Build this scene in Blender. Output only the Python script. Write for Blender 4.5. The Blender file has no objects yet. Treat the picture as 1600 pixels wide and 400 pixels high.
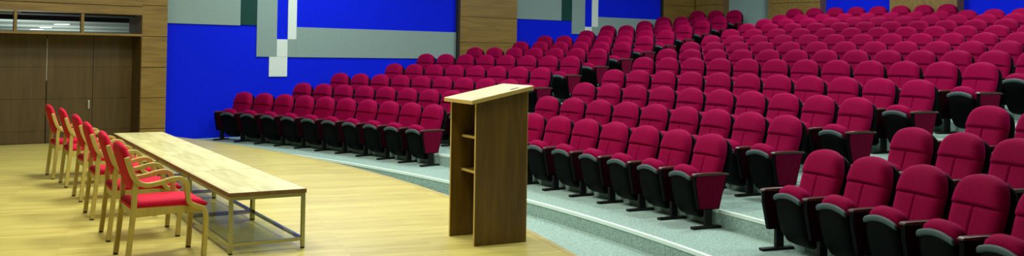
import bpy, bmesh, math
from math import sin, cos, pi
from mathutils import Vector, Matrix

scene = bpy.context.scene
COL = scene.collection

# ------------------------------------------------------------------ materials
def new_mat(name):
    m = bpy.data.materials.new(name); m.use_nodes = True
    return m, m.node_tree.nodes, m.node_tree.links, m.node_tree.nodes['Principled BSDF']

def plain(name, col, rough=0.5, metal=0.0, sheen=0.0, sheen_tint=None, noise=None, bump=0.0, spec=0.5):
    """Flat colour, optionally mottled: noise = (scale, amount)."""
    m, N, L, b = new_mat(name)
    b.inputs['Base Color'].default_value = (*col, 1)
    b.inputs['Roughness'].default_value = rough
    b.inputs['Metallic'].default_value = metal
    b.inputs['Specular IOR Level'].default_value = spec
    if sheen:
        b.inputs['Sheen Weight'].default_value = sheen
        b.inputs['Sheen Roughness'].default_value = 0.45
        if sheen_tint: b.inputs['Sheen Tint'].default_value = (*sheen_tint, 1)
    if noise:
        tc = N.new('ShaderNodeTexCoord'); n = N.new('ShaderNodeTexNoise'); r = N.new('ShaderNodeValToRGB')
        n.inputs['Scale'].default_value = noise[0]; n.inputs['Detail'].default_value = 3
        a = noise[1]
        r.color_ramp.elements[0].position = .3; r.color_ramp.elements[1].position = .7
        r.color_ramp.elements[0].color = (*[c * (1 - a) for c in col], 1)
        r.color_ramp.elements[1].color = (*[min(1, c * (1 + a)) for c in col], 1)
        L.new(tc.outputs['Object'], n.inputs['Vector']); L.new(n.outputs['Fac'], r.inputs['Fac'])
        L.new(r.outputs['Color'], b.inputs['Base Color'])
        if bump:
            bp = N.new('ShaderNodeBump'); bp.inputs['Strength'].default_value = bump; bp.inputs['Distance'].default_value = .004
            L.new(n.outputs['Fac'], bp.inputs['Height']); L.new(bp.outputs['Normal'], b.inputs['Normal'])
    return m

def wood(name, dark, light, rough=.4, rz=0.0, stretch=(1, 12, 12), scale=1.6, coat=0.0):
    """Veneer: noise stretched along one axis (the axis with the small factor) gives the grain."""
    m, N, L, b = new_mat(name)
    tc = N.new('ShaderNodeTexCoord'); rot = N.new('ShaderNodeMapping'); mp = N.new('ShaderNodeMapping')
    rot.inputs['Rotation'].default_value = (0, 0, -rz); mp.inputs['Scale'].default_value = stretch
    n = N.new('ShaderNodeTexNoise'); n.inputs['Scale'].default_value = scale; n.inputs['Detail'].default_value = 6
    n.inputs['Roughness'].default_value = .6; n.inputs['Distortion'].default_value = .6
    r = N.new('ShaderNodeValToRGB')
    r.color_ramp.elements[0].position = .32; r.color_ramp.elements[1].position = .68
    r.color_ramp.elements[0].color = (*dark, 1); r.color_ramp.elements[1].color = (*light, 1)
    L.new(tc.outputs['Object'], rot.inputs['Vector']); L.new(rot.outputs['Vector'], mp.inputs['Vector'])
    L.new(mp.outputs['Vector'], n.inputs['Vector']); L.new(n.outputs['Fac'], r.inputs['Fac'])
    L.new(r.outputs['Color'], b.inputs['Base Color'])
    b.inputs['Roughness'].default_value = rough
    b.inputs['Coat Weight'].default_value = coat; b.inputs['Coat Roughness'].default_value = .25
    return m

def blocks(name, cols, rz, bw, bh, rough, mortar=0.004, grain=.12, msize=.002):
    """Strip parquet / butcher block: brick pattern with per-strip colour and a fine grain."""
    m, N, L, b = new_mat(name)
    tc = N.new('ShaderNodeTexCoord'); mp = N.new('ShaderNodeMapping'); mp.inputs['Rotation'].default_value = (0, 0, -rz)
    br = N.new('ShaderNodeTexBrick')
    br.inputs['Color1'].default_value = (*cols[0], 1); br.inputs['Color2'].default_value = (*cols[1], 1)
    br.inputs['Mortar'].default_value = (*[c * .82 for c in cols[0]], 1)
    br.inputs['Scale'].default_value = 1; br.inputs['Brick Width'].default_value = bw; br.inputs['Row Height'].default_value = bh
    br.inputs['Mortar Size'].default_value = msize; br.inputs['Bias'].default_value = 0.0
    n = N.new('ShaderNodeTexNoise'); n.inputs['Scale'].default_value = 3; n.inputs['Detail'].default_value = 5
    m2 = N.new('ShaderNodeMapping'); m2.inputs['Scale'].default_value = (1, 9, 9)
    mx = N.new('ShaderNodeMix'); mx.data_type = 'RGBA'; mx.blend_type = 'OVERLAY'; mx.inputs['Factor'].default_value = grain * 3
    L.new(tc.outputs['Object'], mp.inputs['Vector']); L.new(mp.outputs['Vector'], br.inputs['Vector'])
    L.new(mp.outputs['Vector'], m2.inputs['Vector']); L.new(m2.outputs['Vector'], n.inputs['Vector'])
    L.new(br.outputs['Color'], mx.inputs[6]); L.new(n.outputs['Fac'], mx.inputs[7]); L.new(mx.outputs[2], b.inputs['Base Color'])
    b.inputs['Roughness'].default_value = rough
    return m

A_DOOR, A_BAY = .66, .60
M = dict(
    velvet=plain('seat_velvet', (.225, .0006, .038), .75, sheen=.30, sheen_tint=(1, .02, .36), noise=(60, .12), bump=.15, spec=.05),
    panel_velvet=plain('panel_fabric', (.125, .001, .020), .85, sheen=.10, sheen_tint=(1, .05, .4), noise=(50, .3), spec=.06),
    shaded_panel=plain('shaded_panel_fabric', (.016, .0008, .004), .85, spec=.03),  # panel fabric darkened for the shade between neighbouring seats
    shell=plain('black_plastic', (.0010, .0016, .0016), .55, spec=.05),
    rim=plain('grey_plastic_rim', (.050, .085, .085), .5, spec=.25),
    arm=wood('armrest_wood', (.045, .018, .012), (.085, .036, .024), .35),
    iron=plain('black_steel', (.003, .0035, .004), .5, spec=.25),
    red_cloth=plain('chair_red_cloth', (.50, .003, .028), .85, sheen=.06, sheen_tint=(1, .3, .4), noise=(120, .12), spec=.2),
    beech=wood('beech', (.40, .315, .068), (.51, .415, .105), .4, stretch=(8, 8, 1.2), scale=3),
    rubber=plain('dark_glide', (.02, .02, .02), .6),
    chrome=plain('steel_tube', (.29, .29, .22), .22, metal=1.0),
    butcher=blocks('butcher_block', ((.50, .49, .21), (.68, .66, .32)), pi / 2, .42, .085, .35, grain=.12, msize=.0),
    lip=wood('table_edge', (.11, .060, .020), (.19, .105, .035), .45, stretch=(10, 1, 10)),
    lect=wood('lectern_veneer', (.090, .050, .005), (.155, .088, .009), .42, stretch=(10, 10, .9), scale=1.8),
    lect_in=wood('lectern_inner', (.080, .044, .006), (.12, .068, .009), .5, stretch=(10, 10, .9), scale=1.8),
    light_wood=wood('pale_laminate', (.63, .56, .33), (.70, .63, .38), .35, stretch=(1, 8, 8)),
    band=wood('yellow_edge_band', (.50, .36, .09), (.60, .44, .13), .45, stretch=(8, 8, 1)),
    black=plain('black_grommet', (.01, .01, .01), .4),
    stage=blocks('stage_maple', ((.51, .45, .108), (.625, .56, .155)), A_DOOR - .3, 1.4, .09, .32, grain=.12),
    stage_edge=wood('stage_edge', (.44, .36, .10), (.54, .45, .14), .4),
    carpet=plain('grey_carpet', (.27, .40, .35), .95, noise=(45, .28), bump=.3, spec=.1),
    nosing=plain('pale_nosing', (.70, .88, .79), .5),
    oak=wood('oak_panel', (.135, .085, .012), (.23, .150, .026), .45, rz=A_BAY, stretch=(1, 14, 14), scale=1.3),
    door=wood('door_veneer', (.054, .033, .005), (.088, .055, .009), .45, rz=A_DOOR, stretch=(9, 9, .7), scale=1.6),
    dark=plain('dark_gap', (.012, .009, .005), .8),
    blue=plain('blue_fabric', (.002, .014, .68), .9, noise=(40, .10), spec=.1),
    grey=plain('grey_fabric', (.22, .325, .30), .9, noise=(40, .06), spec=.1),
    green=plain('dark_green_fabric', (.012, .055, .045), .9, noise=(40, .1), spec=.1),
    white=plain('white_fabric', (.60, .72, .66), .9, noise=(40, .04), spec=.1),
    hall=plain('hall_plaster', (.30, .37, .34), .7),
    ceiling=plain('ceiling_white', (.30, .30, .28), .8),
    steel=plain('satin_steel', (.62, .62, .58), .4, metal=.6),
)
def glass_mat():
    m, N, L, b = new_mat('clear_glass')
    N.remove(b)
    g = N.new('ShaderNodeBsdfGlossy'); t = N.new('ShaderNodeBsdfTransparent'); x = N.new('ShaderNodeMixShader')
    g.inputs['Roughness'].default_value = .05; t.inputs['Color'].default_value = (.93, .95, .92, 1);
    x.inputs[0].default_value = .05; L.new(t.outputs[0], x.inputs[1]); L.new(g.outputs[0], x.inputs[2])
    L.new(x.outputs[0], N['Material Output'].inputs['Surface'])
    return m
M['glass'] = glass_mat()
def lamp_mat():
    m, N, L, b = new_mat('lamp_diffuser')
    b.inputs['Emission Color'].default_value = (1, 1, .95, 1); b.inputs['Emission Strength'].default_value = 6
    return m
M['lamp'] = lamp_mat()

# ------------------------------------------------------------------ mesh helper
class MB:
    def __init__(s): s.v = []; s.f = []
    def add(s, vs, fs):
        o = len(s.v); s.v += [tuple(p) for p in vs]; s.f += [tuple(i + o for i in f) for f in fs]; return s
    def box(s, x0, x1, y0, y1, z0, z1):
        vs = [(x, y, z) for z in (z0, z1) for (x, y) in ((x0, y0), (x1, y0), (x1, y1), (x0, y1))]
        return s.add(vs, [(3, 2, 1, 0), (4, 5, 6, 7), (0, 1, 5, 4), (1, 2, 6, 5), (2, 3, 7, 6), (3, 0, 4, 7)])
    def prism(s, a, b):
        """two matching rings -> closed solid"""
        n = len(a)
        return s.add(list(a) + list(b), [tuple(range(n))[::-1], tuple(range(n, 2 * n))] + [(i, (i + 1) % n, n + (i + 1) % n, n + i) for i in range(n)])
    def loft(s, rings):
        n = len(rings[0]); vs = [p for r in rings for p in r]; fs = [tuple(range(n))[::-1]]
        for k in range(len(rings) - 1):
            o = k * n
            fs += [(o + i, o + (i + 1) % n, o + n + (i + 1) % n, o + n + i) for i in range(n)]
        o = (len(rings) - 1) * n; fs.append(tuple(range(o, o + n)))
        return s.add(vs, fs)
    def strip(s, path, w, t, x):
        """bent laminated strip in the YZ plane: path points (y,z), width w across X centred on x, thickness t (or list)"""
        rings = []
        n = len(path)
        for i, (y, z) in enumerate(path):
            a = path[max(0, i - 1)]; b = path[min(n - 1, i + 1)]
            d = Vector((b[0] - a[0], b[1] - a[1])).normalized(); nx, nz = -d.y, d.x
            tt = t[i] if isinstance(t, (list, tuple)) else t
            rings.append([(x - w / 2, y + nx * tt / 2, z + nz * tt / 2), (x + w / 2, y + nx * tt / 2, z + nz * tt / 2),
                          (x + w / 2, y - nx * tt / 2, z - nz * tt / 2), (x - w / 2, y - nx * tt / 2, z - nz * tt / 2)])
        return s.loft(rings)
    def build(s, name, mat, parent=None, bevel=0.0, smooth=False, seg=2):
        me = bpy.data.meshes.new(name); me.from_pydata(s.v, [], s.f)
        bm = bmesh.new(); bm.from_mesh(me)
        bmesh.ops.remove_doubles(bm, verts=bm.verts, dist=1e-5)
        bmesh.ops.recalc_face_normals(bm, faces=bm.faces)
        if bevel:
            es = [e for e in bm.edges if len(e.link_faces) == 2 and e.calc_face_angle(0) > .5]
            bmesh.ops.bevel(bm, geom=es, offset=bevel, segments=seg, profile=.5, affect='EDGES', clamp_overlap=True)
        for f in bm.faces: f.smooth = smooth
        bm.to_mesh(me); bm.free()
        me.materials.append(mat)
        o = bpy.data.objects.new(name, me); COL.objects.link(o)
        if parent is not None: o.parent = parent
        return o

def smooth_path(pts, n=6):
    """Catmull-Rom through 2-D points"""
    out = []
    P = [pts[0]] + list(pts) + [pts[-1]]
    for i in range(1, len(P) - 2):
        p0, p1, p2, p3 = P[i - 1:i + 3]
        for k in range(n):
            t = k / n
            out.append(tuple(.5 * (2 * p1[j] + (p2[j] - p0[j]) * t + (2 * p0[j] - 5 * p1[j] + 4 * p2[j] - p3[j]) * t * t + (3 * p1[j] - p0[j] - 3 * p2[j] + p3[j]) * t ** 3) for j in range(2)))
    out.append(pts[-1]); return out

def tag(o, label, cat, group=None):
    o['label'] = label; o['category'] = cat
    if group: o['group'] = group
    return o
def struct(o, label=None):
    o['kind'] = 'structure'
    if label: o['label'] = label
    return o
def empty(name, loc, rz=0.0):
    o = bpy.data.objects.new(name, None); COL.objects.link(o); o.location = loc; o.rotation_euler = (0, 0, rz); o.empty_display_size = .1
    return o
def copy_tree(o, parent=None):
    c = o.copy(); COL.objects.link(c)
    if parent is not None: c.parent = parent
    for ch in kids[o.name]: copy_tree(ch, c)
    return c
kids = {}
def note_kids(o):
    kids[o.name] = [c for c in bpy.data.objects if c.parent is o]
    for c in kids[o.name]: note_kids(c)

# ------------------------------------------------------------------ camera
cam = bpy.data.cameras.new('camera'); co = bpy.data.objects.new('camera', cam); COL.objects.link(co); scene.camera = co
pit, rol = .018343, .015138
x_, up_, fw_ = Vector((1, 0, 0)), Vector((0, -sin(pit), cos(pit))), Vector((0, cos(pit), sin(pit)))
r_, u_ = x_ * cos(rol) + up_ * sin(rol), up_ * cos(rol) - x_ * sin(rol)
co.matrix_world = Matrix(((r_.x, u_.x, -fw_.x, 0), (r_.y, u_.y, -fw_.y, 0), (r_.z, u_.z, -fw_.z, 1.55), (0, 0, 0, 1)))
cam.sensor_fit = 'HORIZONTAL'; cam.sensor_width = 36; cam.lens = 1459.2 / 1600 * 36
cam.shift_y = (58.9 - 200) / 1600; cam.clip_end = 200; cam.clip_start = .05

# ------------------------------------------------------------------ plan of the hall
CX, CY = -15.829, .780                       # centre of the seating arcs
R = [19.86, 20.933, 21.982, 23.015, 24.031, 25.045, 26.109, 27.135, 28.139, 29.159, 30.263, 31.447, 32.704]
G = [-.108, .058, .242, .443, .658, .818, .971, 1.128, 1.284, 1.44, 1.592, 1.744, 1.959]   # tier heights
NOSE = [18.86, 19.77] + [r - 1.09 for r in R[2:]]
LOW = -.272                                  # carpet in front of the first tier
def wall_pt(a, off, t, z=0.0): return Vector((t * cos(a) - off * sin(a), t * sin(a) + off * cos(a), z))
def arc(r, ph, z=0.0): return Vector((CX + r * cos(ph), CY + r * sin(ph), z))
def inside(p):
    if p.x < -1.2: return -p.x * sin(.69) + p.y * cos(.69) < 17.22
    return -p.x * sin(.6) + p.y * cos(.6) < 18.14 if p.x < .1 else -p.x * sin(.6) + p.y * cos(.6) < (18.85 if p.x < 4 else 18.78)
def phimax(r):
    p = .8 if r > 30 else .75
    while p < 1.2 and inside(arc(r, p)): p += .002
    return p
PH0 = .06

def slab_rings(r0, r1, z0, z1, n=56, cut=9):
    a0, a1 = min(cut, phimax(r0)), min(cut, phimax(r1)); rings = []
    for k in range(n + 1):
        f = k / n; p0 = PH0 + (a0 - PH0) * f; p1 = PH0 + (a1 - PH0) * f
        rings.append([arc(r0, p0, z0), arc(r1, p1, z0), arc(r1, p1, z1), arc(r0, p0, z1)])
    return rings

# tiers: one carpeted step each, plus the pale nosing along its edge
rr = [17.0] + NOSE + [33.25]; zz = [LOW] + G
for i in range(14):
    b = MB().loft(slab_rings(rr[i], rr[i + 1] + (1.2 if i == 1 else 0), (zz[i - 1] if i else LOW - .12) - .02, zz[i], cut=.990 if i == 2 else 9))
    struct(b.build('floor', M['carpet']), 'grey green carpeted step of the raked seating floor')
for i in range(13):
    b = MB().loft(slab_rings(NOSE[i] - .006, NOSE[i] + .036, G[i] - .028, G[i] + .004, cut=.990 if i == 1 else 9))
    struct(b.build('trim_%d' % (i + 1), M['nosing']), 'pale nosing strip along the edge of a carpeted step')

# stage
SX, SY, SR = -17.704, 1.606, 19.068
pts = []
for k in range(81):
    a = -.25 + k / 80 * 1.40
    p = Vector((SX + SR * cos(a), SY + SR * sin(a), 0))
    if -p.x * sin(.66) + p.y * cos(.66) > 17.5: break
    pts.append(p)
poly = pts + [wall_pt(.66, 17.5, 5.2), wall_pt(.66, 16.62, 5.0), wall_pt(.66, 16.62, .4), Vector((-11, 9, 0)), Vector((-11, -3, 0))]
b = MB().prism([p + Vector((0, 0, -.30)) for p in poly], [p for p in poly])
struct(b.build('floor', M['stage']), 'pale maple strip floor of the stage')
rings = []
for p in pts:
    d = (p - Vector((SX, SY, 0))).normalized()
    rings.append([p + d * .002 + Vector((0, 0, -.30)), p + d * .03 + Vector((0, 0, -.30)), p + d * .03 + Vector((0, 0, .001)), p - d * .03 + Vector((0, 0, .0015)), p + d * .002 + Vector((0, 0, -.01))])
struct(MB().loft(rings).build('trim_14', M['stage_edge']), 'wooden edge strip round the curved stage front')

# ------------------------------------------------------------------ side wall with the doors
def wbox(mb, a, t0, t1, o0, o1, z0, z1):
    return mb.prism([wall_pt(a, o0, t0, z0), wall_pt(a, o0, t1, z0), wall_pt(a, o1, t1, z0), wall_pt(a, o1, t0, z0)],
                    [wall_pt(a, o0, t0, z1), wall_pt(a, o0, t1, z1), wall_pt(a, o1, t1, z1), wall_pt(a, o1, t0, z1)])
TOP = 5.4
D = A_DOOR
gr = .011
b = MB(); zs = [0, .22, .735, 1.25, 1.768, 2.288, 2.81, 3.33, 3.85, 4.37, 4.9, TOP]
for z0, z1 in zip(zs, zs[1:]): wbox(b, D, 4.678, 5.092, 16.10, 16.85, z0 + gr / 2, z1 - gr / 2)        # pilaster, joint by joint
hz = [2.115, 2.262, 2.81, 3.33, 3.85, 4.37, 4.9, TOP]
for z0, z1 in zip(hz, hz[1:]): wbox(b, D, .2, 4.678, 16.10, 16.45, z0 + gr / 2, z1 - gr / 2)           # header over the doors
wbox(b, D, 4.70, 5.085, 16.13, 16.8, 0, TOP)
wbox(b, D, .2, 4.69, 16.13, 16.44, 2.12, TOP)
wl = struct(b.build('wall_stage_side', M['oak']), 'oak veneered wall round the stage doors')
b = MB(); wbox(b, D, .2, 2.92, 16.45, 16.72, 2.085, TOP)
b.build('bulkhead', M['white'], wl)
b = MB(); wbox(b, D, 2.92, 4.678, 16.45, 16.72, 2.10, TOP); wbox(b, D, 5.0, 5.092, 16.85, 17.9, -.3, TOP)
b.build('return', M['dark'], wl)
b = MB(); wbox(b, D, .2, 4.678, 16.10, 16.66, 1.766, 1.803)
struct(b.build('trim_15', M['oak']), 'oak rail between the doors and the transom window')
b = MB(); wbox(b, D, 4.76, 5.09, 16.55, 16.7, 0, TOP); wbox(b, D, .2, 4.78, 16.66, 16.72, 0, 1.77)
struct(b.build('wall_door_backing', M['dark']), 'dark gap behind the door leaves')
b = MB(); wbox(b, D, 4.668, 4.679, 16.112, 16.60, 0, 1.766)
b.build('jamb_shade', M['door'], wl)  # dark veneer sheet added over the jamb face in place of its shade
win = MB()
for t in (2.785, 3.755, 1.75): wbox(win, D, t - .022, t + .022, 16.12, 16.2, 1.803, 2.115)
win = struct(win.build('window_1', M['oak']), 'narrow transom window over the stage doors')
b = MB(); wbox(b, D, .2, 4.678, 16.155, 16.161, 1.803, 2.115)
b.build('pane', M['glass'], win)
leaves = [(1.91, 2.618), (2.626, 3.331), (3.345, 4.041), (4.048, 4.752)]
dz = [0.008, .20, .72, 1.235, 1.762]
for i, (t0, t1) in enumerate(leaves):
    b = MB()
    for z0, z1 in zip(dz, dz[1:]): wbox(b, D, t0, t1, 16.60, 16.65, z0 + .003, z1 - .003)
    wbox(b, D, t0 + .004, t1 - .004, 16.606, 16.65, .01, 1.76)
    dr = struct(b.build('door_%d' % (i + 1), M['door']), 'dark veneered stage door leaf')
    if i == 2:
        h = MB(); wbox(h, D, 3.970, 3.995, 16.565, 16.60, .55, .69); wbox(h, D, 3.975, 3.990, 16.545, 16.57, .57, .67)
        h.build('handle', M['steel'], dr, bevel=.003)
for t in (3.338, 4.757):
    b = MB(); wbox(b, D, t - .0035, t + .0035, 16.596, 16.602, 1.02, 1.70)
    struct(b.build('trim_16', M['steel']), 'thin bright strip standing in for the light gap beside a stage door leaf')  # pale strip stands in for the light in the slot between leaves
# the room seen through the transom
b = MB(); wbox(b, D, -6, 5.0, 16.73, 17.9, 2.095, 2.14); wbox(b, D, -6, 10, 17.9, 34, 2.095, 2.14); struct(b.build('ceiling', M['hall']), 'pale ceiling of the room behind the doors')
b = MB(); wbox(b, D, -6, 10, 34, 34.1, -.2, 2.1); struct(b.build('wall_lobby', M['hall']), 'pale far wall of the room behind the doors')
b = MB(); wbox(b, D, .0, 4.9, 17.4, 17.7, 2.02, 2.095); struct(b.build('ceiling_beam', M['dark']), 'dark beam behind the transom window')

def lobby_lamp(px_t, off, w, hl, lab):
    b = MB(); wbox(b, D, px_t - w / 2, px_t + w / 2, off - hl, off + hl, 2.082, 2.094)
    o = b.build('ceiling_light', M['lamp']); tag(o, lab, 'light', 'lights behind the transom window')
LOBBY_LAMPS = [(4.94, 23.1, .26, .16, 'bright ceiling light behind the transom window, largest of three'),
               (5.84, 30.5, .28, .2, 'bright ceiling light behind the transom window, lowest of three'),
               (5.44, 27.3, .26, .08, 'thin faint ceiling light behind the transom window, between two brighter ones')]
for a in LOBBY_LAMPS: lobby_lamp(*a)

# ------------------------------------------------------------------ blue auditorium wall
def panels(wall, a, face, spec):
    for name, t0, t1, z0, z1, m in spec:
        b = MB(); wbox(b, a, t0, t1, face - .02, face + .01, z0, z1)
        o = b.build('acoustic_panel', M[m], wall); o['label'] = name
A_LOW, O_LOW = .69, 17.25
b = MB(); wbox(b, A_LOW, 5.45, 12.64, O_LOW, O_LOW + .2, -.5, TOP)
w1 = struct(b.build('wall_side', M['blue']), 'blue fabric wall beside the lowest seats')
panels(w1, A_LOW, O_LOW, [
    ('pale grey panel', 5.46, 7.42, 2.038, TOP, 'grey'), ('dark green panel', 7.422, 7.760, 2.053, TOP, 'green'),
    ('pale grey panel', 7.762, 8.183, 1.440, TOP, 'grey'), ('white panel', 8.417, 8.604, 1.795, TOP, 'white'),
    ('white panel', 8.186, 8.415, 1.442, 1.789, 'white'), ('white panel', 8.030, 8.415, 1.050, 1.439, 'white'),
    ('pale grey panel', 8.606, 12.64, 1.438, 2.043, 'grey'), ('pale grey panel', 8.417, 8.604, 1.438, 1.793, 'grey')])
def pilaster(name, a, t0, t1, o0, o1, joints, lab):
    b = MB()
    for z0, z1 in zip(joints, joints[1:]): wbox(b, a, t0, t1, o0, o1, z0 + gr / 2, z1 - gr / 2)
    wbox(b, a, t0 + .01, t1 - .01, o0 + .03, o1, joints[0], joints[-1])
    return struct(b.build(name, M['oak']), lab)
JO = [.1, .66, 1.245, 1.824, 2.404, 2.984, 3.56, 4.14, 4.72, TOP]
pilaster('wall_side_pilaster', .6, 11.02, 12.59, 18.2, 18.9, JO, 'oak pilaster between the two blue wall bays')
b = MB(); wbox(b, .6, 10.965, 11.022, 18.2, 18.6, -.1, TOP); struct(b.build('trim_17', M['dark']), 'dark reveal beside the oak pilaster')
b = MB(); wbox(b, .6, 12.5, 17.95, 18.9, 19.1, .3, TOP)
w2 = struct(b.build('wall_side_rear', M['blue']), 'blue fabric wall beside the upper seats')
panels(w2, .6, 18.9, [
    ('pale grey panel', 12.59, 14.43, 2.44, TOP, 'grey'), ('dark green panel', 14.432, 14.768, 2.446, TOP, 'green'),
    ('pale grey panel', 14.77, 15.198, 2.112, TOP, 'grey'), ('white panel', 15.43, 15.635, 2.312, TOP, 'white'),
    ('white panel', 15.2, 15.428, 2.085, 2.305, 'white'),
    ('pale grey panel', 15.637, 17.95, 2.082, 2.575, 'grey'), ('pale grey panel', 15.43, 15.635, 2.082, 2.31, 'grey')])
JB = [1.2, 1.83, 2.40, 3.03, 3.6, 4.2, 4.8, TOP]
pilaster('wall_corner_pilaster', .6, 17.91, 19.36, 18.82, 19.4, [1.2, 1.85, 2.44, 2.99, 3.55, 4.1, 4.7, TOP], 'oak pilaster in the back corner')
b = MB(); wbox(b, .6, 17.86, 17.91, 18.82, 19.2, .8, TOP); struct(b.build('trim_18', M['dark']), 'dark reveal beside the corner pilaster')

# back wall bays
def back_seg(name, r0, p0, p1, m, depth, lab, joints=None):
    a, c = arc(r0, p0), arc(r0, p1); n = Vector((cos((p0 + p1) / 2), sin((p0 + p1) / 2), 0))
    b = MB()
    for z0, z1 in zip(joints or [1.0], (joints or [1.0, TOP])[1:]):
        g = gr / 2 if joints else 0
        b.prism([a + Vector((0, 0, z0 + g)), c + Vector((0, 0, z0 + g)), c + n * depth + Vector((0, 0, z0 + g)), a + n * depth + Vector((0, 0, z0 + g))],
                [a + Vector((0, 0, z1 - g)), c + Vector((0, 0, z1 - g)), c + n * depth + Vector((0, 0, z1 - g)), a + n * depth + Vector((0, 0, z1 - g))])
    return struct(b.build(name, M[m]), lab)
JR = [1.2, 1.83, 2.42, 3.02, 3.6, 4.2, 4.8, TOP]
back_seg('wall_back', 33.02, .882, .8563, 'oak', .3, 'oak veneered back wall beside the corner', JR)
back_seg('wall_back', 33.30, .860, .8150, 'grey', .2, 'pale grey back wall bay')
back_seg('wall_back', 33.02, .8158, .7716, 'oak', .3, 'oak veneered back wall bay left of the blue one', JR)
back_seg('wall_back', 33.30, .7760, .7170, 'blue', .2, 'blue back wall bay between two oak ones')
back_seg('wall_back', 33.02, .7163, .6675, 'oak', .3, 'oak veneered back wall bay between two blue ones', JR)
back_seg('wall_back', 33.30, .6700, .56, 'blue', .2, 'blue back wall bay farthest from the doors')
for p in (.8563, .7716, .6675):
    a, c = arc(33.03, p), arc(33.31, p - .0008); n = Vector((-sin(p), cos(p), 0)) * -.006
    b = MB().prism([a + Vector((0, 0, 1)), c + Vector((0, 0, 1)), c + n + Vector((0, 0, 1)), a + n + Vector((0, 0, 1))],
                   [a + Vector((0, 0, TOP)), c + Vector((0, 0, TOP)), c + n + Vector((0, 0, TOP)), a + n + Vector((0, 0, TOP))])
    struct(b.build('trim_19', M['lip']), 'dark end face of an oak wall bay')

b = MB().prism([Vector(p + (TOP,)) for p in ((-13, -4), (14, -4), (16, 20), (7, 30), (-9, 20))], [Vector(p + (TOP + .1,)) for p in ((-13, -4), (14, -4), (16, 20), (7, 30), (-9, 20))])
struct(b.build('ceiling', M['ceiling']), 'white ceiling of the hall')

# ------------------------------------------------------------------ auditorium seat (local: +Y faces the stage, -X is the far-from-wall side)
def squircle_pad(W, H, kt, kb, ft, bt, lean, y0, z0, na=18, nb=24, seam=None, yoff=0.0, p=8):
    """rounded pad, width 2W height H; ft/bt front and back depth; leaned back; seam = b position of the horizontal stitch"""
    as_ = [-1 + 2 * i / na for i in range(na + 1)]
    bs = [-1 + 2 * j / nb for j in range(nb + 1)]
    if seam is not None:
        as_ = sorted(set([a for a in as_ if abs(a) > .05] + [-.05, -.018, 0, .018, .05]))
        bs = sorted(set([q for q in bs if abs(q - seam) > .06] + [seam - .05, seam - .022, seam, seam + .022, seam + .05]))
    # denser rows near the rim
    bs = sorted(set(bs + [-.985, -.95, .95, .985])); as_ = sorted(set(as_ + [-.985, -.95, .95, .985]))
    vs, idx, fs = [], {}, []
    def pos(a, q, front):
        k = kt if q > 0 else kb
        x = a * W * math.sqrt(1 - k * q * q); zl = H / 2 + q * H / 2 * math.sqrt(1 - k * a * a)
        e = math.sqrt(max(0, 1 - abs(a) ** p)) * math.sqrt(max(0, 1 - abs(q) ** p))
        d = ft * e if front else -bt * e
        if front and seam is not None:
            d += e * (.018 * math.cos((q - .45) * 1.6) if q > seam else .0)
            d -= .006 * e * (1 - a * a) * 0
            d -= e * .021 * math.exp(-((q - seam) / .028) ** 2) * (1 if abs(a) < .86 else .3)
            if q < seam: d -= e * .016 * math.exp(-(a / .022) ** 2)
        d += yoff
        y = y0 - zl * sin(lean) + d * cos(lean); z = z0 + zl * cos(lean) + d * sin(lean)
        return (x, y, z)
    for side in (0, 1):
        for i, a in enumerate(as_):
            for j, q in enumerate(bs):
                rim = i in (0, len(as_) - 1) or j in (0, len(bs) - 1)
                if side and rim: idx[1, i, j] = idx[0, i, j]; continue
                idx[side, i, j] = len(vs); vs.append(pos(a, q, side == 0))
        for i in range(len(as_) - 1):
            for j in range(len(bs) - 1):
                f = (idx[side, i, j], idx[side, i + 1, j], idx[side, i + 1, j + 1], idx[side, i, j + 1])
                fs.append(f if side else f[::-1])
    return MB().add(vs, fs)

def pan_loft(profile, W, arch, narrow, n=16, p=4.5):
    """rounded block: YZ profile swept across X, shrinking at both ends; arch lifts the middle"""
    cy = sum(q[0] for q in profile) / len(profile); cz = sum(q[1] for q in profile) / len(profile)
    rings = []
    for i in range(n + 1):
        u = sin((-.5 + i / n) * pi * .995)
        s = max(.05, (1 - abs(u) ** p) ** (1 / p)); lift = arch * (1 - u * u) - arch
        rings.append([(u * W * (1 - narrow * max(0, .56 - z)), cy + (y - cy) * (.25 + .75 * s), cz + (z - cz) * (.35 + .65 * s) + lift * (1 if z > .4 else .3)) for y, z in profile])
    return MB().loft(rings)

LEAN = math.radians(17)
seat = empty('auditorium_seat', (0, 0, 0))
squircle_pad(.232, .50, .40, .10, .075, .02, LEAN, .078, .408, seam=.06).build('backrest', M['velvet'], seat, smooth=True)
squircle_pad(.246, .61, .40, .12, .012, .068, LEAN, .072, .28, na=14, nb=16).build('back_shell', M['shell'], seat, smooth=True)
DP = -.045
cush = [(y, z + DP) for y, z in [(.20, .30), (.16, .36), (.19, .46), (.235, .57), (.27, .628), (.315, .642), (.355, .620), (.375, .575), (.345, .54), (.29, .45)]]
pan_loft(cush, .168, .035, .2).build('seat_cushion', M['velvet'], seat, smooth=True)
shell = [(y, z + DP) for y, z in [(.150, .33), (.180, .45), (.27, .548), (.378, .552), (.388, .53), (.380, .43), (.355, .32), (.315, .22), (.26, .145), (.20, .120), (.16, .14), (.18, .24)]]
ss = pan_loft(shell, .182, .035, .10).build('seat_shell', M['shell'], seat, smooth=True)
rim = [(y, z + DP) for y, z in [(.36, .538), (.372, .570), (.384, .577), (.394, .569), (.397, .550), (.391, .531), (.375, .527)]]
pan_loft(rim, .172, .035, .1, p=9).build('seat_rim', M['rim'], ss, smooth=True)
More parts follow.
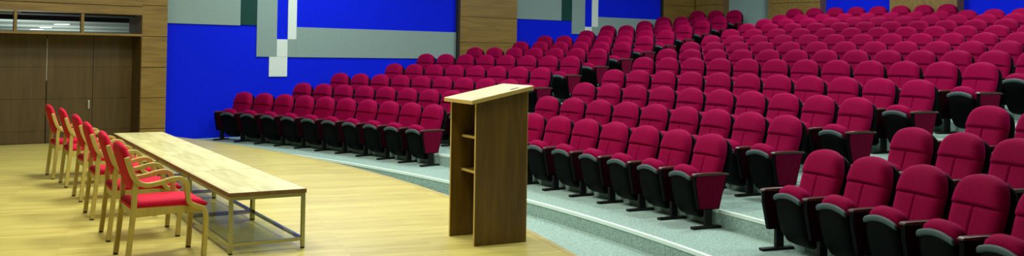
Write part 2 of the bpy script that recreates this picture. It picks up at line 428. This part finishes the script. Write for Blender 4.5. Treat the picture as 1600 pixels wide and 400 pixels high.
def standard(x):
    pl = [(.035, .515), (.415, .515), (.415, .42), (.365, .185), (.125, .185)]
    i_ = [(.045, .510), (.404, .510), (.404, .422), (.357, .193), (.133, .193)]
    MB().prism([(x - .026, y, z) for y, z in i_], [(x + .026, y, z) for y, z in i_]).build('side_panel', M['shaded_panel'], seat, bevel=.006)
    MB().prism([(x - .021, y, z) for y, z in pl], [(x + .021, y, z) for y, z in pl]).build('panel_frame', M['shell'], seat)
    ap = [(y, z - .035) for y, z in [(.0, .548), (.02, .562), (.10, .572), (.30, .574), (.41, .570), (.432, .560), (.432, .548)]]
    MB().prism([(x - .03, y, z) for y, z in ap], [(x + .03, y, z) for y, z in ap]).build('armrest', M['arm'], seat, bevel=.006)
    b = MB().box(x - .02, x + .02, .205, .285, .02, .20)
    lg = b.build('leg', M['iron'], seat, bevel=.006)
    MB().box(x - .032, x + .032, .10, .435, 0, .026).build('foot', M['iron'], lg, bevel=.01)
standard(-.28)
note_kids(seat)
first_kids = list(kids[seat.name])
kids_std = {}
# the wall-side first seat of each row carries a second standard: build it once
end_seat = empty('auditorium_seat', (0, 0, 0))
for ch in first_kids: copy_tree(ch, end_seat)
_s = seat; seat = end_seat; standard(.28); seat = _s
bpy.context.view_layer.update()
note_kids(end_seat)

# the aisle ends of the rows show a panel in the red fabric
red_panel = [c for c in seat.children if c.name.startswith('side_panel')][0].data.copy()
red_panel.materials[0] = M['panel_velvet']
ORD = ['first', 'second', 'third', 'fourth', 'fifth', 'sixth', 'seventh', 'eighth', 'ninth', 'tenth', 'eleventh', 'twelfth', 'thirteenth']
ROWS = {
 'A': [(.9932, 10), (.9724, 9), (.9743, 9), (.9505, 8), (.9511, 8), (.9288, 7), (.9101, 6), (.9123, 6), (.8935, 5), (.8953, 5), (.8817, 4), (.8862, 4), (.8751, 3)],
 'B': [(.6528, 8), (.6733, 9), (.6883, 10), (.7042, 11), (.7144, 12), (.7266, 13), (.7372, 12), (.7463, 12), (.7538, 12), (.7621, 11), (.7700, 11), (.7787, 11), (.7881, 8)],
 'C': [(.3712, 5), (.3765, 3), (.3813, 2)],
}
BLK = {'A': 'wall-side block', 'B': 'middle block', 'C': 'block past the second aisle'}
FROM = {'A': 'from the wall', 'B': 'from the first aisle', 'C': 'from its aisle'}
PITCH = {('A', 0): .556, ('A', 1): .567, ('A', 9): .550, ('B', 0): .567, ('B', 1): .5635, ('B', 12): .554}
made = 0
for blk, rws in ROWS.items():
    for i, (ph0, n) in enumerate(rws):
        for j in range(n):
            ph = ph0 - j * PITCH.get((blk, i), .5605) / R[i]
            src = end_seat if j == 0 else seat
            if made == 0: o = end_seat
            elif made == 1: o = seat
            else: o = copy_tree(src)
            made += 1
            o.location = arc(R[i], ph, G[i]); o.rotation_euler = (0, 0, ph + pi / 2)
            row = 'front row' if i == 0 else ORD[i] + ' row up'
            if j == n - 1 and blk != 'C' and not (blk == 'B' and i > 5):
                lab = 'red auditorium seat with exposed side panel, aisle end of %s, %s' % (row, BLK[blk])
            else:
                lab = 'red auditorium seat, %s, %s, %s %s' % (BLK[blk], row, ORD[j], FROM[blk])
            if j == n - 1 and blk != 'C' and not (blk == 'B' and i > 5):
                for c in bpy.data.objects:
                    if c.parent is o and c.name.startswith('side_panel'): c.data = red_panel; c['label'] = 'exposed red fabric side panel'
            tag(o, lab, 'auditorium seat', 'rows of red auditorium seats')

# ------------------------------------------------------------------ stage armchair (local: +Y forward)
chair = empty('armchair', (0, 0, 0))
arm_path = smooth_path([(-.292, .775), (-.262, .68), (-.225, .605), (-.16, .570), (-.06, .580), (.03, .603), (.095, .598), (.128, .555), (.135, .49), (.150, .425), (.205, .392), (.252, .370), (.272, .31), (.268, .15), (.260, .012)], 5)
rear = smooth_path([(-.272, .012), (-.252, .22), (-.236, .40), (-.232, .52), (-.222, .605)], 5)
for s in (-1, 1):
    MB().strip(arm_path, .042, .034, s * .232).build('armrest', M['beech'], chair, bevel=.005)
    lg = MB().strip(rear, .038, .036, s * .226).build('leg', M['beech'], chair, bevel=.005)
    MB().box(s * .226 - .016, s * .226 + .016, -.289, -.257, 0, .014).build('glide', M['rubber'], lg)
    MB().box(s * .232 - .017, s * .232 + .017, .244, .276, 0, .014).build('glide', M['rubber'], chair)
fr = MB()
for s in (-1, 1): fr.strip([(-.238, .372), (.10, .378), (.245, .362)], .024, [.075, .055, .04], s * .200)
fr.box(-.21, .21, -.245, -.222, .345, .405); fr.box(-.21, .21, .225, .245, .345, .385)
fr.build('seat_frame', M['beech'], chair, bevel=.003)
def cushion(pts_y, W):
    rings = []
    n = 14
    for i in range(n + 1):
        u = sin((-.5 + i / n) * pi * .99); s = max(.1, (1 - abs(u) ** 6) ** (1 / 6))
        cz = .415
        rings.append([(u * W, y, cz + (z - cz) * s) for y, z in pts_y])
    return MB().loft(rings)
cushion([(-.245, .392), (-.25, .425), (-.225, .450), (-.10, .452), (.05, .456), (.18, .455), (.25, .438), (.288, .405), (.285, .385), (.25, .378), (.1, .392)], .214).build('seat', M['red_cloth'], chair, smooth=True)
squircle_pad(.224, .375, .30, .14, .03, .03, math.radians(17), -.205, .515, na=14, nb=16, p=7).build('backrest', M['red_cloth'], chair, smooth=True)
note_kids(chair)
CH = [(-5.515, 11.234, -55.6), (-5.045, 10.585, -57), (-4.446, 9.637, -57.0), (-3.886, 8.66, -58.5), (-3.33, 7.727, -59.5), (-2.845, 6.894, -57.5)]
CL = ['red beech armchair farthest along the row, nearest the stage doors', 'red beech armchair, second from the stage doors', 'red beech armchair, third from the stage doors',
      'red beech armchair, fourth from the stage doors', 'red beech armchair, fifth from the stage doors, behind the nearest one', 'red beech armchair nearest the camera, its whole seat in view']
for k, (x, y, deg) in enumerate(CH):
    o = chair if k == 0 else copy_tree(chair)
    ux = math.radians(deg); f = Vector((-sin(ux), cos(ux), 0))
    o.location = Vector((x, y, 0)) + f * .27; o.rotation_euler = (0, 0, ux)
    tag(o, CL[k], 'armchair', 'red armchairs on the stage')

# ------------------------------------------------------------------ low tables (local: +Y along the row, +X towards the seats)
table = empty('low_table', (0, 0, 0))
TL, TW, TH = 1.43, .60, .47
MB().box(-TW / 2, TW / 2, -TL / 2 + .006, TL / 2 - .006, TH - .030, TH).build('tabletop', M['butcher'], table, bevel=.003)
b = MB(); b.box(-TW / 2 - .004, -TW / 2 + .002, -TL / 2 + .003, TL / 2 - .003, TH - .032, TH - .002); b.box(TW / 2 - .002, TW / 2 + .004, -TL / 2 + .003, TL / 2 - .003, TH - .032, TH - .002)
b.box(-TW / 2, TW / 2, -TL / 2 + .002, -TL / 2 + .0065, TH - .032, TH - .001); b.box(-TW / 2, TW / 2, TL / 2 - .0065, TL / 2 - .002, TH - .032, TH - .001)
b.build('edge_strip', M['lip'], table)
hx, hy, q = TW / 2 - .018, TL / 2 - .020, .0145
for sx in (-1, 1):
    for sy in (-1, 1):
        lg = MB().box(sx * hx - q, sx * hx + q, sy * hy - q, sy * hy + q, .012, TH - .03).build('leg', M['chrome'], table, bevel=.002)
        MB().box(sx * hx - .013, sx * hx + .013, sy * hy - .013, sy * hy + .013, 0, .013).build('glide', M['rubber'], lg)
for nm, z in (('top_rail', TH - .047), ('bottom_rail', .075)):
    for sx in (-1, 1): MB().box(sx * hx - .012, sx * hx + .012, -hy, hy, z - .0125, z + .0125).build(nm, M['chrome'], table)
    for sy in (-1, 1): MB().box(-hx, hx, sy * hy - .012, sy * hy + .012, z - .0125, z + .0125).build(nm, M['chrome'], table)
MB().box(-hx + .005, hx - .005, -hy + .005, hy - .005, .0885, .0945).build('glass_shelf', M['glass'], table)
note_kids(table)
tdir = Vector((.518, -.8554, 0)); tw = Vector((.8554, .518, 0)); A0 = Vector((-5.085, 11.985, 0))
TLb = ['low wood-topped steel table farthest along the row, nearest the stage doors', 'low wood-topped steel table, second from the stage doors', 'low wood-topped steel table, third from the stage doors', 'low wood-topped steel table nearest the camera, its end legs in view']
for k in range(4):
    o = table if k == 0 else copy_tree(table)
    o.location = A0 + tdir * (1.432 * (k + .5)) + tw * (TW / 2); o.rotation_euler = (0, 0, math.atan2(tw.y, tw.x))
    tag(o, TLb[k], 'table', 'low tables on the stage')

# ------------------------------------------------------------------ lectern (local: +X towards the audience, +Y across)
lec = empty('lectern', (-.279, 7.553, 0), math.atan2(.4741, .8805))
LD, LW, T = .476, .490, .018
def side(y):
    return MB().prism([(0, y, 0), (LD, y, 0), (LD, y, 1.262), (0, y, 1.148)], [(0, y + T, 0), (LD, y + T, 0), (LD, y + T, 1.262), (0, y + T, 1.148)])
for y in (0, LW - T):
    s = side(y).build('side_panel', M['lect'], lec)
    MB().box(-.003, .0005, y - .0005, y + T + .0005, 0, 1.146).build('edge_band', M['band'], s)
    MB().box(LD - .0005, LD + .003, y - .0005, y + T + .0005, 0, 1.26).build('edge_band', M['band'], s)
MB().box(LD - .05, LD - .03, T, LW - T, .10, 1.24).build('front_panel', M['lect_in'], lec)
for z in (.865, .578):
    sh = MB().box(.10, LD - .05, T, LW - T, z - .02, z).build('shelf', M['lect_in'], lec)
    MB().box(.097, .1005, T, LW - T, z - .0205, z + .0005).build('edge_band', M['band'], sh)
def topz(x): return 1.180 + (x + .05) * (1.297 - 1.180) / .565
x0, x1, y0, y1 = -.055, .515, -.030, LW + .025
tp = MB().prism([(x0, y0, topz(x0) - .034), (x1, y0, topz(x1) - .034), (x1, y1, topz(x1) - .034), (x0, y1, topz(x0) - .034)],
           [(x0, y0, topz(x0)), (x1, y0, topz(x1)), (x1, y1, topz(x1)), (x0, y1, topz(x0))]).build('top', M['light_wood'], lec, bevel=.004)
b = MB().prism([(x0 - .002, y0 + .004, topz(x0) - .031), (x0 + .001, y0 + .004, topz(x0) - .031), (x0 + .001, y1 - .004, topz(x0) - .031), (x0 - .002, y1 - .004, topz(x0) - .031)],
               [(x0 - .002, y0 + .004, topz(x0) - .005), (x0 + .001, y0 + .004, topz(x0) - .005), (x0 + .001, y1 - .004, topz(x0) - .005), (x0 - .002, y1 - .004, topz(x0) - .005)])
b.prism([(x0 + .004, y0 - .002, topz(x0) - .031), (x1 - .004, y0 - .002, topz(x1) - .031), (x1 - .004, y0 + .001, topz(x1) - .031), (x0 + .004, y0 + .001, topz(x0) - .031)],
        [(x0 + .004, y0 - .002, topz(x0) - .005), (x1 - .004, y0 - .002, topz(x1) - .005), (x1 - .004, y0 + .001, topz(x1) - .005), (x0 + .004, y0 + .001, topz(x0) - .005)])
b.build('edge_band', M['band'], tp)
gx, gy = .375, .052
b = MB(); n = 20
ring = [(gx + .042 * cos(a) , gy + .020 * sin(a)) for a in [2 * pi * k / n for k in range(n)]]
b.prism([(x, y, topz(x) - .004) for x, y in ring], [(x, y, topz(x) + .003) for x, y in ring])
b.build('cable_grommet', M['black'], tp)
b = MB().box(LD + .006, LD + .03, -.004, .03, topz(LD) - .052, topz(LD) - .034).build('bracket', M['rim'], lec)
tag(lec, 'brown veneered lectern with pale sloping top and two open shelves', 'lectern')

# ------------------------------------------------------------------ light
def lamp(x, y, z, e, size, col=(1, .96, .88), tgt=None):
    l = bpy.data.lights.new('hall_lamp_or_fill', 'AREA'); l.shape = 'DISK'; l.size = size; l.energy = e; l.color = col
    o = bpy.data.objects.new('hall_lamp_or_fill', l); COL.objects.link(o); o.location = (x, y, z)
    if tgt: o.rotation_euler = (Vector(tgt) - Vector((x, y, z))).to_track_quat('-Z', 'Y').to_euler()
    return o
ZL = 5.35
for x, y, e in ((-1.2, 5.5, 200), (-4.2, 11.2, 380), (-1.4, 9.6, 300), (-3.4, 7.4, 240)): lamp(x, y, ZL, e, 1.2)
for x, y, e in ((0, 15.5, 260), (3.2, 10.5, 260), (3.0, 19.5, 260), (6.5, 14.5, 260), (6.8, 21.0, 240), (9.6, 17.0, 240), (-3.2, 17.2, 260), (6.2, 9.0, 260)): lamp(x, y, ZL, e, 1.2, (.95, 1, .97))
for t, off in ((3.4, 21.0), (5.0, 26.0), (6.5, 31)):  # unseen upward fills, added to brighten the room behind the doors
    p = wall_pt(D, off, t, 1.2); o = lamp(p.x, p.y, .6, 120, 1.5, (.95, 1, .97)); o.rotation_euler = (pi, 0, 0)
w = bpy.data.worlds.new('world'); scene.world = w; w.use_nodes = True
w.node_tree.nodes['Background'].inputs['Color'].default_value = (.9, 1, .95, 1)
w.node_tree.nodes['Background'].inputs['Strength'].default_value = .06

scene.view_settings.view_transform = 'Standard'; scene.view_settings.look = 'None'
scene.view_settings.gamma = 1; scene.view_settings.use_curve_mapping = False
scene.view_settings.exposure = -0.75
